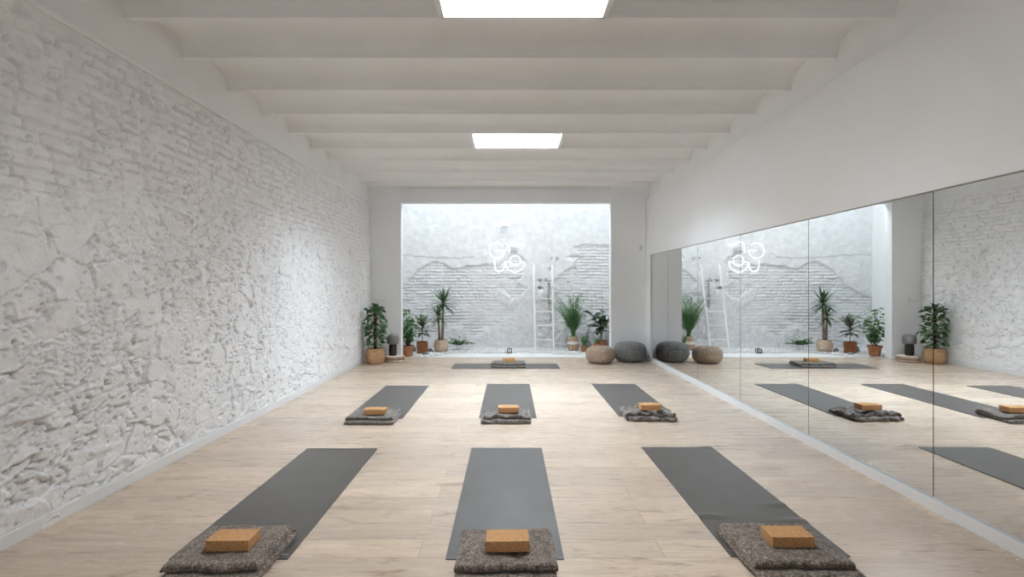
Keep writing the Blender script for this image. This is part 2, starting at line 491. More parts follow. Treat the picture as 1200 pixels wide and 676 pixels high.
# ceiling: little plaster vaults between beams, with roof-light shafts
beams = [3.73, 4.38, 5.09, 5.80, 6.51, 7.22, 7.95, 8.71, 9.48]
sp = .71
beams = [3.73 - sp*k for k in range(10, 0, -1)] + beams
beams_all = [b_ for b_ in beams if b_ > YR+.1]
BW = .055
SKX = (-.46, .655)
sky_bays = []
for k in range(len(beams_all)-1):
    a, b_ = beams_all[k], beams_all[k+1]
    mid = (a+b_)/2
    if abs(mid-3.375) < .05 or abs(mid-6.865) < .1 or abs(mid+.2) < .12 : sky_bays.append(k)
edges = [YR] + beams_all + [YB]
bm = bmesh.new()
def vault_strip(ya, yb, xa, xb, wob=True):
    n = 14; nx = max(2, int((xb-xa)/.25))
    rows = []
    for i in range(n+1):
        t = i/n; th = PI*(1-t)
        c = math.cos(th); s = math.sin(th)
        y = (ya+yb)/2 + (yb-ya)/2*(abs(c)**.9*(1 if c > 0 else -1))
        z = ZB + .045 + .125*(s**.9)
        rows.append([bm.verts.new((xa+(xb-xa)*j/nx, y, z + (.004*math.sin(2.1*(xa+(xb-xa)*j/nx)+ya*3) if 0 < i < n else 0))) for j in range(nx+1)])
    for r0, r1 in zip(rows, rows[1:]):
        for j in range(nx): bm.faces.new((r0[j], r0[j+1], r1[j+1], r1[j]))
    return rows
shafts = []
for k in range(len(edges)-1):
    ya, yb = edges[k] + (BW/2 if k > 0 else 0), edges[k+1] - (BW/2 if k < len(edges)-2 else 0)
    if k-1 in sky_bays:
        vault_strip(ya, yb, XL, SKX[0]); vault_strip(ya, yb, SKX[1], XR)
        shafts.append((ya, yb))
    else:
        vault_strip(ya, yb, XL, XR)
for f in bm.faces: f.smooth = True
# shaft linings
SH = 3.80
for (ya, yb) in shafts:
    bx(bm, SKX[0]-.04, SKX[0], ya-.02, yb+.02, ZB+.0, SH)
    bx(bm, SKX[1], SKX[1]+.04, ya-.02, yb+.02, ZB+.0, SH)
    bx(bm, SKX[0], SKX[1], ya-.04, ya+.003, ZB+.001, SH)
    bx(bm, SKX[0], SKX[1], yb-.003, yb+.04, ZB+.001, SH)
# roof slab above with holes for the shafts
ys = sorted(shafts)
lo = YR-.1
for (ya, yb) in ys + [(YB+.2, None)]:
    bx(bm, XL-.1, XR+.1, lo, ya, 3.66, 3.78)
    if yb is None: break
    bx(bm, XL-.1, SKX[0]-.04, ya, yb, 3.66, 3.78); bx(bm, SKX[1]+.04, XR+.1, ya, yb, 3.66, 3.78)
    lo = yb
me = bpy.data.meshes.new('ceiling'); bm.to_mesh(me); bm.free()
struct(link('ceiling', me, M['ceiling']), 'white ceiling of shallow plaster vaults between thin beams')
for k, yy in enumerate(beams_all):
    bm = bmesh.new(); bx(bm, XL, XR, yy-BW/2, yy+BW/2, ZB, ZB+.14, .004)
    struct(from_bm('trim_%d' % (k+1), bm, M['ceiling']), 'thin white ceiling beam')
for k, (ya, yb) in enumerate(ys):
    bm = bmesh.new(); bx(bm, SKX[0], SKX[1], ya, yb, SH-.02, SH-.008)
    struct(from_bm('window_%d' % (k+1), bm, M['glass']), 'clear skylight pane in the roof')

# rear (street) wall with a wide glazed opening
RW = (-1.0, 1.0, .8, 2.3)
bm = bmesh.new()
bx(bm, XL-.1, RW[0], YR-.15, YR, -.1, ZTOP+.2); bx(bm, RW[1], XR+.1, YR-.15, YR, -.1, ZTOP+.2)
bx(bm, RW[0], RW[1], YR-.15, YR, RW[3], ZTOP+.2); bx(bm, RW[0], RW[1], YR-.15, YR, -.1, RW[2])
struct(from_bm('wall_front', bm, M['dark_wood']), 'unseen wall behind the camera, darkened to cut bounced light')
bm = bmesh.new(); bx(bm, RW[0], RW[1], YR-.09, YR-.08, RW[2], RW[3])
w4 = struct(from_bm('window_4', bm, M['glass']), 'street window pane')

# courtyard
YC = 12.05
bm = bmesh.new()
bx(bm, XL-.5, XR+.5, YB+.2, YC+.3, -.14, -.02)
bx(bm, OX0, OX1, YB+.19, YB+.26, -.02, .0)
struct(from_bm('floor_courtyard', bm, M['ground']), 'pale paving of the little open courtyard')
CZ = 5.6; CG = 3.9; CF = 4.0
bm = bmesh.new()
bx(bm, -3.15, -3.0, YB+.2, YC, -.05, CF+.3); bx(bm, 3.0, 3.15, YB+.2, YC, -.05, CF+.3)
bx(bm, -3.15, XL-.1, YB+.1, YB+.2, -.05, CF); bx(bm, XR+.1, 3.15, YB+.1, YB+.2, -.05, CF)
bx(bm, XL-.1, XR+.1, YB+.05, YB+.2, ZTOP+.2, CF)
struct(from_bm('wall_courtyard_sides', bm, M['plaster']), 'white rendered side walls of the courtyard')

K = YC/F
def P(px, py): return ((px-CX)*K, CH + (CY-py)*K)
st = .0125
nu = int(6.2/st); nv = int(CG/st)
U, V = np.meshgrid(np.linspace(-3.1, 3.1, nu), np.linspace(-.05, CG, nv), indexing='ij')
wu = U + (fbm(U*9, V*9, 101, 4, .6)-.5)*.075; wv = V + (fbm(U*9+5, V*9, 102, 4, .6)-.5)*.075
big = [P(440, 352), P(472, 336), P(480, 328), P(490, 317), P(500, 310), P(511, 307), P(520, 309), P(530, 316), P(540, 314), P(552, 312),
       P(560, 311), P(576, 309), P(580, 313), P(590, 305), P(592, 296), P(598, 291), P(607, 291), P(606, 299), P(613, 301), P(617, 309), P(614, 320), P(606, 330),
       P(618, 338), P(612, 346), P(600, 350), P(592, 343), P(585, 340), P(579, 346), P(590, 360), P(605, 364), P(600, 370), P(590, 375), P(578, 384), P(567, 386),
       P(562, 392), P(553, 394), P(545, 388), P(538, 383), P(527, 380), P(518, 388), P(508, 398), P(440, 398)]
right = [P(672, 289), P(685, 287), P(697, 287), P(700, 288), P(760, 286), P(760, 372), P(700, 374), P(690, 362), P(668, 356), P(652, 350), P(655, 338), P(648, 332), P(658, 320), P(672, 312),
         P(674, 304), P(662, 304), P(668, 299), P(681, 300)]
mb = inpoly(wu, wv, big).astype(float)
mr = inpoly(wu, wv, right).astype(float)
rub = [P(652, 345), P(668, 352), P(690, 362), P(760, 366), P(760, 440), P(629, 440), P(628, 385), P(631, 352), P(640, 347)]
mru = inpoly(wu, wv, rub).astype(float)
rub2 = [P(440, 396), P(505, 398), P(512, 440), P(440, 440)]
mru = np.maximum(mru, inpoly(wu, wv, rub2))
mbs = blur(mb, 4); lowm = sstep(1.25, 1.0, V); mb = blur(mb, 1)*(1-lowm) + mbs*lowm; mr = blur(mr, 1); mru = blur(mru, 3)
du = U + (fbm(U*16, V*16, 211, 3, .6)-.5)*.05; dv = V + (fbm(U*11+3, V*16, 212, 3, .6)-.5)*.036
bp, brn, bt = bricks(du, dv, .31, .072, 120, .008, .016)
miss = sstep(.80, .84, brn)
Hb = .027*bp*(.5+.7*brn) - .014*miss + bt*bp + (fbm(U*14, V*22, 121, 3)-.5)*.018
daub = sstep(.50, .62, fbm(U*2.6, V*5.5, 131, 4))
Hb = Hb*(1-.75*daub) + .014*daub + (fbm(U*7, V*12, 132, 4, .6)-.5)*.014
s1, r1, t1 = stones(U, V, .23, .17, 140, .02, .16)
Hst = .036*s1*(.4+.7*r1) + t1*s1 + (fbm(U*15, V*15, 141, 4, .6)-.5)*.045
Hp = .050 + (fbm(U*1.1, V*1.1, 151, 3)-.5)*.03 + (fbm(U*7, V*7, 152, 5, .6)-.5)*.016
crk = np.abs(fbm(U*1.6, V*2.6, 161, 3, .5)-.5)
Hp = Hp - .010*sstep(.008, .0, crk)*sstep(.35, .6, fbm(U*1.2+3, V*1.2, 162, 2))
low = sstep(.1, .0, V - 1.35 - (fbm(U*2, V*2, 163, 3)-.5)*.5)
Hp = Hp + low*((fbm(U*18, V*18, 164, 4, .6)-.5)*.024)
ledge = sstep(.0, .012, V - (2.10 + (fbm(U*3, U*0, 171, 4, .6)-.5)*.22)) * sstep(.0, -.3, U+.55) * .012
Hp = Hp + ledge
m_all = np.clip(mb+mr, 0, 1)
H = Hp*(1-m_all) + Hb*m_all
H = H*(1-mru) + Hst*mru
# putlog hole and small pits
for (px, py, w, h) in ((653, 305, .03, .05), (646, 303, .02, .02), (609, 319, .015, .02), (610, 326, .015, .02), (674, 315, .03, .04), (644, 316, .03, .04), (666, 331, .02, .02)):
    a, c = P(px, py); H = H - .05*np.exp(-((U-a)/w)**4-((V-c)/h)**4)
Vt = np.stack([U.ravel(), np.full(U.size, YC+.05) - H.ravel(), V.ravel()], 1)
wc = grid_obj('wall_courtyard', Vt, nu, nv, M['patio_rough'], flip=False)
struct(wc, 'white courtyard wall with broken plaster over old brick courses')
bm = bmesh.new(); bx(bm, -3.15, 3.15, YC+.1, YC+.2, -.1, CZ); bx(bm, -3.15, 3.15, YC-.01, YC+.12, CG, CZ)
struct(from_bm('wall_courtyard_outer', bm, M['plaster']), 'solid masonry behind the courtyard wall')

# ------------------------------------------------------------------ mirrors
seam = [9.84, 8.80, 7.42, 6.05, 4.67, 3.295, 1.92, .54, -.84]
mlabels = ['narrow mirror panel at the far end, reflecting the grey pillar and charcoal pouf',
           'wall mirror panel reflecting the brown pouf and the tall green courtyard plants',
           'wall mirror panel reflecting the white ladder with trailing vines',
           'wall mirror panel reflecting the white neon letters on the courtyard wall',
           'wide mirror panel reflecting the sword-leaved plant and the small lamp',
           'nearest visible mirror panel at the right edge, reflecting the brick wall and dark mats',
           'mirror panel of the mirror wall beside the camera', 'mirror panel of the mirror wall behind the camera']
MX = 2.662
bm = bmesh.new(); bx(bm, MX+.008, XR, -.84, 9.84, .077, 2.0)
tag(from_bm('mirror_backing_board', bm, M['dark']), 'dark backing board showing as thin lines between the mirror panels', 'board')
for k in range(8):
    a, b_ = seam[k+1], seam[k]
    bm = bmesh.new(); bx(bm, MX, MX+.006, a+.0035, b_-.0035, .079, 1.998)
    tag(from_bm('wall_mirror', bm, M['mirror']), mlabels[k], 'mirror', 'floor-to-head mirror panels on the right wall')

# ------------------------------------------------------------------ mats
def make_mat(x0, x1, y0, y1, label, along='y', bumps=(), group='yoga mats laid on the floor', seed=0, curl=.0):
    cx, cy = (x0+x1)/2, (y0+y1)/2
    w, l = x1-x0, y1-y0
    nx = int(w/.02)+1; ny = int(l/.02)+1
    X, Y = np.meshgrid(np.linspace(-w/2, w/2, nx), np.linspace(-l/2, l/2, ny), indexing='ij')
    Z = .0052 + .0012*fbm(X*4+seed, Y*4, seed, 2)
    for (bx_, by_, sx, sy, hh) in bumps:
        Z = Z + hh*np.exp(-((X-bx_)/sx)**2 - ((Y-by_)/sy)**2)
    Z = Z + curl*np.exp(-((Y-l/2)/.02)**2)
    top = np.stack([X, Y, Z], -1)
    bm = bmesh.new()
    tv = [[bm.verts.new(top[i, j]) for j in range(ny)] for i in range(nx)]
    bv = [[bm.verts.new((top[i, j, 0], top[i, j, 1], max(0.0004, top[i, j, 2]-.0048))) for j in range(ny)] for i in range(nx)]
    for i in range(nx-1):
        for j in range(ny-1):
            bm.faces.new((tv[i][j], tv[i+1][j], tv[i+1][j+1], tv[i][j+1]))
            bm.faces.new((bv[i][j], bv[i][j+1], bv[i+1][j+1], bv[i+1][j]))
    for j in range(ny-1):
        bm.faces.new((tv[0][j], tv[0][j+1], bv[0][j+1], bv[0][j])); bm.faces.new((tv[-1][j+1], tv[-1][j], bv[-1][j], bv[-1][j+1]))
    for i in range(nx-1):
        bm.faces.new((tv[i+1][0], tv[i][0], bv[i][0], bv[i+1][0])); bm.faces.new((tv[i][-1], tv[i+1][-1], bv[i+1][-1], bv[i][-1]))
    bmesh.ops.recalc_face_normals(bm, faces=bm.faces)
    bmesh.ops.split_edges(bm, edges=[e for e in bm.edges if len(e.link_faces) == 2 and e.calc_face_angle(0) > .6])
    o = from_bm('yoga_mat', bm, M['mat'], None, True, (cx, cy, 0))
    me = o.data
    # crisp borders
    for p in me.polygons: p.use_smooth = abs(p.normal.z) > .5
    tag(o, label, 'yoga mat', group)
    return o
mfl = make_mat(-1.745, -1.137, 2.69, 4.52, 'charcoal yoga mat nearest the stone wall in the front row', curl=.004, seed=1)
make_mat(-.328, .280, 2.69, 4.54, 'charcoal yoga mat in the middle of the front row', curl=.004, seed=2)
make_mat(1.147, 1.765, 2.716, 4.57, 'charcoal yoga mat on the mirror side of the front row, with slight wrinkles', seed=3,
         bumps=((.27, -.52, .12, .035, .010), (-.25, -.45, .10, .03, .010), (.28, -.28, .10, .03, .006), (.26, .92, .05, .03, .006)))
make_mat(-1.74, -1.133, 5.573, 7.41, 'grey yoga mat nearest the stone wall in the second row', seed=4)
make_mat(-.325, .289, 5.60, 7.52, 'grey yoga mat in the middle of the second row', curl=.004, seed=5)
make_mat(1.178, 1.80, 5.66, 7.55, 'grey yoga mat on the mirror side of the second row', seed=6, bumps=((.28, .45, .06, .04, .006),))
make_mat(-.994, .867, 8.95, 9.56, 'yoga mat lying crosswise before the courtyard opening', seed=7)
bm = bmesh.new(); bx(bm, .255, .275, -.875, -.867, .0062, .0070); bx(bm, .28, .287, -.875, -.867, .0062, .0070)
tag(from_bm('maker_mark', bm, M['grey_box'], mfl), 'tiny pale printed mark in the corner')

# ------------------------------------------------------------------ blankets
def blanket(x0, x1, y0, y1, h, label, n=6, seed=0, wave=.006, rot=0, mat='wool', crumple=0.0, front_out=0.03, side_out=.02, gap=.18):
    cx, cy = (x0+x1)/2, (y0+y1)/2; w, d = x1-x0, y1-y0
    pitch = h/n; t = pitch*.93
    rnd = random.Random(seed)
    # centre line of the folded cloth, from the bottom layer up
    cl = []   # (y, z, layer float)
    fronts = [-(d/2) + pitch/2 + (rnd.uniform(.024, .038) if k > 1 else -front_out*.6) + (0 if k > 1 else 0) for k in range(n)]
    backs = [d/2 - pitch/2 - rnd.uniform(0, .012) for k in range(n)]
    m_ = 26
    for k in range(n):
        zc = (k+.5)*pitch
        fy = fronts[k - k % 2]; byk = backs[(k+1)//2*2 - 1] if k > 0 else backs[0]
        a, b_ = (byk, fy) if k % 2 == 0 else (fy, byk)
        for i in range(m_+1):
            cl.append((a+(b_-a)*i/m_, zc, k))
        if k < n-1:
            sgn = -1 if k % 2 == 0 else 1
            for i in range(1, 6):
                th = PI*i/6
                cl.append((b_ + sgn*math.sin(th)*pitch*.55, zc + pitch*(1-math.cos(th))/2, k+i/6))
    cl = [(y, z, k) for (y, z, k) in cl]
    N = len(cl)
    prof_t, prof_b = [], []
    for i, (y, z, k) in enumerate(cl):
        ya, za, _ = cl[max(i-1, 0)]; yb, zb_, _ = cl[min(i+1, N-1)]
        ty, tz = yb-ya, zb_-za; L = math.hypot(ty, tz) or 1
        ny, nz_ = -tz/L, ty/L
        prof_t.append((y+ny*t/2, z+nz_*t/2, k)); prof_b.append((y-ny*t/2, z-nz_*t/2, k))
    prof = prof_t + prof_b[::-1]
    nx = 44
    lay = [(rnd.uniform(-side_out, .004), rnd.uniform(-.004, side_out)) for _ in range(n+1)]
    bm = bmesh.new(); rings = []
    so = seed*13.7
    for i in range(nx+1):
        s = -1 + 2*i/nx
        sx = math.sin(s*PI/2)*.35 + s*.65
        ring = []
        for (y, z, k) in prof:
            k0 = int(k); kf = min(k0+1, n)
            pair = k0//2
            lx, rx = lay[pair]
            x = (w/2)*sx + (lx if s < 0 else rx)*abs(sx)**3
            zn = z/h
            # undulation lifts the upper layers; opens gaps between the front rolls
            front = max(0, 1 - (y + d/2)/(.30*d))
            wv_ = mnoise.noise(Vector((x*7+so, y*5, 3.1)))*wave*1.2
            up = zn*(wv_ + wave*.5)
            jag = mnoise.noise(Vector((x*11+so, pair*5.3, 1.7)))
            up += gap*pitch*pair*(.3+front*1.5)*(.6+jag)
            fo = front*(jag*.012 + crumple*.05*mnoise.noise(Vector((x*14+so, z*30, 8.2))))
            cr = crumple*.05*mnoise.noise(Vector((x*15+so, y*9, z*8)))*(.25+zn)
            up += cr + crumple*.02*zn*front
            # soft side edges
            e = max(0, abs(s)-.86)/.14
            sq = 1 - .18*e*e
            xx = x + mnoise.noise(Vector((y*9+so, z*25, s*2)))*.010*abs(s)
            zz = max(.0006, z*sq + up)
            yy = y + fo + .006*mnoise.noise(Vector((x*9, so, 5)))
            # rounded corners in plan
            ring.append(bm.verts.new((xx, yy, zz + .0025*mnoise.noise(Vector((x*45+so, y*45, z*60))))))
        rings.append(ring)
    L = len(prof)
    for a, b_ in zip(rings, rings[1:]):
        for i in range(L):
            bm.faces.new((a[i], a[(i+1) % L], b_[(i+1) % L], b_[i]))
    # caps as quad strips
    for ring in (rings[0], rings[-1]):
        for i in range(N-1):
            bm.faces.new((ring[i], ring[i+1], ring[L-2-i], ring[L-1-i]))
    for v in bm.verts: v.co.z = max(v.co.z, .0066)
    o = from_bm('folded_blanket', bm, M[mat], None, True, (cx, cy, 0), rot)
    ss = o.modifiers.new('soft', 'SUBSURF'); ss.levels = 0; ss.render_levels = 1
    tag(o, label, 'blanket', 'folded wool blankets on the mats')
    return o

def blanket_top(o, x, y):
    """height of the blanket under a world point"""
    best = 0
    c = math.cos(-o.rotation_euler.z); s = math.sin(-o.rotation_euler.z)
    for v in o.data.vertices:
        X = v.co.x; Y = v.co.y
        dx, dy = x-o.location.x, y-o.location.y
        lx, ly = c*dx-s*dy, s*dx+c*dy
        if abs(X-lx) < .11 and abs(Y-ly) < .065: best = max(best, v.co.z)
    return best

def brick(x, y, o, label, rot=0, w=.216, d=.128, h=.055):
    z = blanket_top(o, x, y)
    bm = bmesh.new(); bx(bm, -w/2, w/2, -d/2, d/2, 0, h, .004, 3)
    k = from_bm('cork_block', bm, M['cork'], None, False, (x, y, z+.0005), rot)
    tag(k, label, 'yoga block', 'cork yoga blocks on the blankets')
    return k

B = {}
B['fl'] = blanket(-1.645, -1.20, 2.475, 2.935, .073, 'brown-grey mottled blanket folded under the cork block, front row by the stone wall', 4, 1, .006, 0, gap=.12)
B['fc'] = blanket(-.257, .222, 2.46, 2.89, .069, 'mottled folded blanket in the bottom centre of the picture', 4, 2, .012, 0, crumple=.15)
B['fr'] = blanket(1.205, 1.668, 2.51, 2.97, .070, 'neatly folded mottled blanket in the front row on the mirror side', 4, 3, .003, 0, front_out=.05, side_out=.03, gap=.08)
B['ml'] = blanket(-1.68, -1.19, 5.34, 5.76, .060, 'grey folded blanket in the second row by the stone wall', 4, 4, .008, 0, 'wool_grey', .15)
B['mc'] = blanket(-.272, .213, 5.37, 5.76, .058, 'grey folded blanket with a wavy front edge, middle of the second row', 4, 5, .018, 0, 'wool_grey', .35)
B['mr'] = blanket(1.235, 1.735, 5.46, 5.88, .056, 'crumpled grey blanket in the second row on the mirror side', 4, 6, .02, -.05, 'wool_grey', .75)
B['t'] = blanket(-.30, .275, 9.05, 9.46, .075, 'folded grey blanket on the crosswise mat before the courtyard', 4, 7, .006, 0, 'wool_grey', .1)
brick(-1.41, 2.68, B['fl'], 'orange-brown cork block in the front row by the stone wall', .02)
brick(-.011, 2.665, B['fc'], 'orange-brown cork block in the bottom centre of the picture', .03)
brick(1.444, 2.73, B['fr'], 'orange-brown cork block in the front row on the mirror side', -.0)
brick(-1.406, 5.51, B['ml'], 'cork block in the second row by the stone wall', .02)
brick(-.009, 5.54, B['mc'], 'cork block in the middle of the second row', .04)
brick(1.498, 5.60, B['mr'], 'cork block in the second row on the mirror side, on the crumpled blanket', .0)
brick(-.01, 9.27, B['t'], 'cork block on the crosswise mat before the courtyard', .06)

# ------------------------------------------------------------------ poufs
def pouf(x, y, R, h, mat, label, seed):
    root = empty('knitted_pouf', (x, y, 0), label, 'pouf', 'knitted floor poufs')
    nr, ns = 150, 220
    th = np.linspace(0, PI, nr)[:, None]; ph = np.linspace(0, 2*PI, ns, endpoint=False)[None, :]
    c = np.cos(th); s = np.sin(th)
    r = R*np.abs(s)**.55; z = h/2 - np.sign(c)*0 + (h/2)*np.sign(c)*np.abs(c)**.80
    z = h - z                                 # th=0 at the bottom
    rows = 18; cols = 60
    st_ = np.abs(np.sin(th*rows)) * .6 + .4*np.abs(np.sin(ph*cols/2 + (np.floor(th*rows/PI) % 2)*PI/2 + th*6))
    d = .007*(st_-.5)*np.minimum(1, s*2)
    rr = (r + d)*np.ones_like(ph); zz = (z)*np.ones_like(ph) + d*c*-1
    wob = 1 + .012*np.sin(ph*3+seed) + .008*np.sin(ph*5+seed*2)
    X = rr*wob*np.cos(ph); Y = rr*wob*np.sin(ph)
    zz = np.maximum(zz, 0.0)
    bm = bmesh.new()
    vs = [[bm.verts.new((X[i, j], Y[i, j], zz[i, j])) for j in range(ns)] for i in range(1, nr-1)]
    for a, b_ in zip(vs, vs[1:]):
        for j in range(ns): bm.faces.new((a[j], a[(j+1) % ns], b_[(j+1) % ns], b_[j]))
    bm.faces.new(vs[0]); bm.faces.new(vs[-1])
    from_bm('cover', bm, M[mat], root, True)
    bm = bmesh.new(); lathe(bm, [(.001, h-.004), (.022, h-.002), (.020, h+.004), (.001, h+.006)], 20)
    from_bm('centre_knot', bm, M[mat], root, True)
pouf(1.673, 9.68, .268, .305, 'knit_brown', 'small taupe brown knitted pouf beside the charcoal one', 1)
pouf(2.26, 9.87, .305, .365, 'knit_grey', 'larger charcoal grey knitted pouf beside the right pillar', 2)

# ------------------------------------------------------------------ foliage
def leaf(bm, base, d, length, width, droop=.4, shape='oval', fold=.25, seg=6, twist=0, up=Vector((0, 0, 1))):
    d = Vector(d).normalized(); base = Vector(base)
    side = d.cross(up)
    if side.length < .05: side = d.cross(Vector((1, 0, 0)))
    side.normalize(); nrm = side.cross(d).normalized()
    if twist:
        R = Matrix.Rotation(twist, 3, d); side = R @ side; nrm = R @ nrm
    p = base.copy(); cur = d.copy(); prev = None
    for i in range(seg+1):
        t = i/seg
        if shape == 'oval': wd = math.sin(PI*min(1, t*.93+.07)**.8)
        elif shape == 'heart': wd = min(1, .45+t*3)*(1-t**2.2)**.8
        elif shape == 'sword': wd = (.55+.9*t if t < .4 else .91*(1-(t-.4)/.6)**.8 + .0)
        elif shape == 'fiddle': wd = math.sin(PI*t**1.25*.97+.03)
        else: wd = math.sin(PI*t)
        hw = max(.0006, width/2*wd)
        if i == seg: hw = .0006
        a = bm.verts.new(p - side*hw + nrm*hw*fold); m_ = bm.verts.new(p); b_ = bm.verts.new(p + side*hw + nrm*hw*fold)
        if prev:
            bm.faces.new((prev[0], prev[1], m_, a)); bm.faces.new((prev[1], prev[2], b_, m_))
        prev = (a, m_, b_)
        cur = (cur + Vector((0, 0, -1))*droop/seg).normalized()
        nrm = side.cross(cur).normalized()
        p = p + cur*length/seg

def finish_leaves(name, bm, mat, root):
    me = bpy.data.meshes.new(name); bm.to_mesh(me); bm.free()
    for p in me.polygons: p.use_smooth = True
    o = link(name, me, M[mat], root)
    s = o.modifiers.new('thick', 'SOLIDIFY'); s.thickness = .0012; s.offset = 0
    return o

def sph(a, e): return Vector((math.cos(a)*math.cos(e), math.sin(a)*math.cos(e), math.sin(e)))

def soil(root, r, z, cx=0, cy=0):
    bm = bmesh.new(); lathe(bm, [(r, z-.02), (r, z), (r*.6, z+.006), (.002, z+.008)], 24, cx, cy)
    from_bm('soil', bm, M['soil'], root, True)

def pot(name, root, prof, mat, wall=.012, seg=40):
    """prof: outer (r,z) from the bottom up; an inner wall is added."""
    inner = [(max(.004, r-wall), max(z, .02)) for r, z in prof[::-1]]
    bm = bmesh.new(); lathe(bm, prof + inner, seg)
    return from_bm(name, bm, M[mat], root, True)

# --- climbing plant in the seagrass basket
rt = empty('climbing_plant', (-2.455, 9.60, 0), 'leafy climbing plant on a coir pole in a round seagrass basket', 'potted plant')
pot('basket', rt, [(.135, 0), (.158, .02), (.176, .08), (.178, .13), (.168, .20), (.152, .262), (.150, .278)], 'seagrass')
soil(rt, .138, .255)
bm = bmesh.new(); lathe(bm, [(.026, .24), (.027, .5), (.026, .8), (.024, 1.02), (.018, 1.04)], 14, 0, 0, fn=lambda a, z: 1+.12*math.sin(5*a+z*60))
from_bm('coir_pole', bm, M['coir'], rt, True)
bm = bmesh.new(); rn = random.Random(11); bs = bmesh.new()
for k in range(150):
    z = .30 + .74*(k/150); a = k*2.4 + rn.uniform(-.4, .4)
    reach = (.035 + .12*math.sin(PI*min(1, (1.10-z)/.9)))*rn.uniform(.35, 1.3)
    b0 = Vector((math.cos(a)*.025, math.sin(a)*.025, z)); b1 = b0 + sph(a, rn.uniform(-.1, .7))*reach
    b1.x = max(b1.x, -.21)
    tube(bs, [b0, (b0+b1)/2+Vector((0, 0, .012)), b1], .0022, 4)
    dd = sph(a+rn.uniform(-1, 1), rn.uniform(-.8, .7))
    if b1.x < -.16: dd.x = abs(dd.x)
    leaf(bm, b1, dd, rn.uniform(.07, .115), rn.uniform(.06, .09), .5, 'heart', .15, 6, rn.uniform(-.9, .9))
for (a, ln) in ((-.3, .17), (-.5, .2), (.1, .24), (2.6, .10), (-1.9, .17)):
    z = rn.uniform(.55, .9); b0 = Vector((0, 0, z)); pts = [b0, b0+sph(a, .5)*ln*.5, b0+sph(a, .05)*ln, b0+sph(a, -.35)*ln*1.2]
    tube(bs, pts, .002, 4)
    leaf(bm, pts[-1], sph(a, -.9), .10, .06, .5, 'heart')
for k in range(9):
    a = k*2.4; leaf(bm, sph(a, .6)*.03+Vector((0, 0, .99+.006*k)), sph(a, .7+.06*k), .085, .07, .9, 'heart', .15)
tube(bs, [(0, 0, 1.0), (-.02, -.01, 1.06), (-.05, -.01, 1.09)], .002, 4)
leaf(bm, (-.05, -.01, 1.09), (-1, -.3, -.1), .07, .04, .8, 'heart'); leaf(bm, (-.02, -.01, 1.07), (1, -.3, .2), .08, .05, .8, 'heart')
for v in bm.verts: v.co.x = max(v.co.x, -.225)
finish_leaves('foliage', bm, 'leaf_dark', rt)
from_bm('stems', bs, M['stem'], rt, True)

# --- cane discs with mushroom lamp
def disc(z, label, dx=0):
    root = empty('round_cushion', (-2.165+dx, 9.86, z), label, 'cushion', 'round cane floor cushions under the lamp')
    bm = bmesh.new(); lathe(bm, [(.168, .0), (.182, .010), (.186, .027), (.182, .044), (.170, .053), (.05, .055), (.002, .055)], 56)
    from_bm('pad', bm, M['cushion'], root, True)
    bm = bmesh.new(); tube(bm, [(.186*math.cos(2*PI*i/56), .186*math.sin(2*PI*i/56), .014) for i in range(56)], .009, 6, True)
    tube(bm, [(.186*math.cos(2*PI*i/56), .186*math.sin(2*PI*i/56), .041) for i in range(56)], .009, 6, True)
    from_bm('piping', bm, M['cushion_edge'], root, True)
disc(0, 'lower of the two round cane cushions lying beside the basket plant')
disc(.056, 'upper of the two round cane cushions, with the lamp standing on it', .006)
rt = empty('mushroom_lamp', (-2.19, 9.86, .112), 'small table lamp with rounded grey shade and black base', 'lamp')
bm = bmesh.new(); lathe(bm, [(.060, 0), (.070, .006), (.074, .05), (.074, .16), (.068, .205), (.052, .214), (.002, .216)], 36)
from_bm('base', bm, M['black_glaze'], rt, True)
bm = bmesh.new(); lathe(bm, [(.050, .212), (.092, .214), (.106, .226), (.112, .262), (.113, .300), (.109, .345), (.096, .376), (.068, .394), (.035, .401), (.002, .403)], 44)
from_bm('lamp_shade', bm, M['shade'], rt, True)

# --- terracotta pot shrub beside the left pillar
rt = empty('potted_shrub', (-2.055, 10.60, 0), 'leafy green shrub in a rimmed terracotta pot just behind the left pillar', 'potted plant')
tc_prof = lambda R, h: [(R*.66, 0), (R*.70, .006), (R*.90, h*.78), (R*.92, h*.80), (R*1.0, h*.80), (R*1.03, h*.84), (R*1.03, h*.98), (R*1.0, h)]
pot('pot', rt, tc_prof(.130, .215), 'terracotta'); soil(rt, .112, .195)
bm = bmesh.new(); bs = bmesh.new(); rn = random.Random(21)
for k in range(16):
    a = rn.uniform(0, 2*PI); e = rn.uniform(1.0, 1.5); L = rn.uniform(.35, .82)
    p0 = Vector((rn.uniform(-.04, .04), rn.uniform(-.04, .04), .19)); p2 = p0 + sph(a, e)*L; p1 = (p0+p2)/2 + Vector((rn.uniform(-.02, .02), rn.uniform(-.02, .02), 0))
    tube(bs, [p0, p1, p2], [.005, .004, .002], 5)
    for j in range(15):
        t = rn.uniform(.25, 1); q = p0.lerp(p2, t)
        aa = rn.uniform(0, 2*PI); leaf(bm, q + sph(aa, .2)*.03, sph(aa, rn.uniform(-.5, .5)), rn.uniform(.07, .13), rn.uniform(.04, .07), .6, 'oval', .2, 4, rn.uniform(-.8, .8))
    if k < 4: leaf(bm, p2, sph(a, .8), .12, .012, .5, 'sword')
# keep clear of the pillar
for v in bm.verts:
    if v.co.y < -.18: v.co.y = -.18 + (v.co.y+.18)*.1
for v in bs.verts:
    if v.co.y < -.18: v.co.y = -.18
finish_leaves('foliage', bm, 'leaf_mid', rt); from_bm('stems', bs, M['stem'], rt, True)

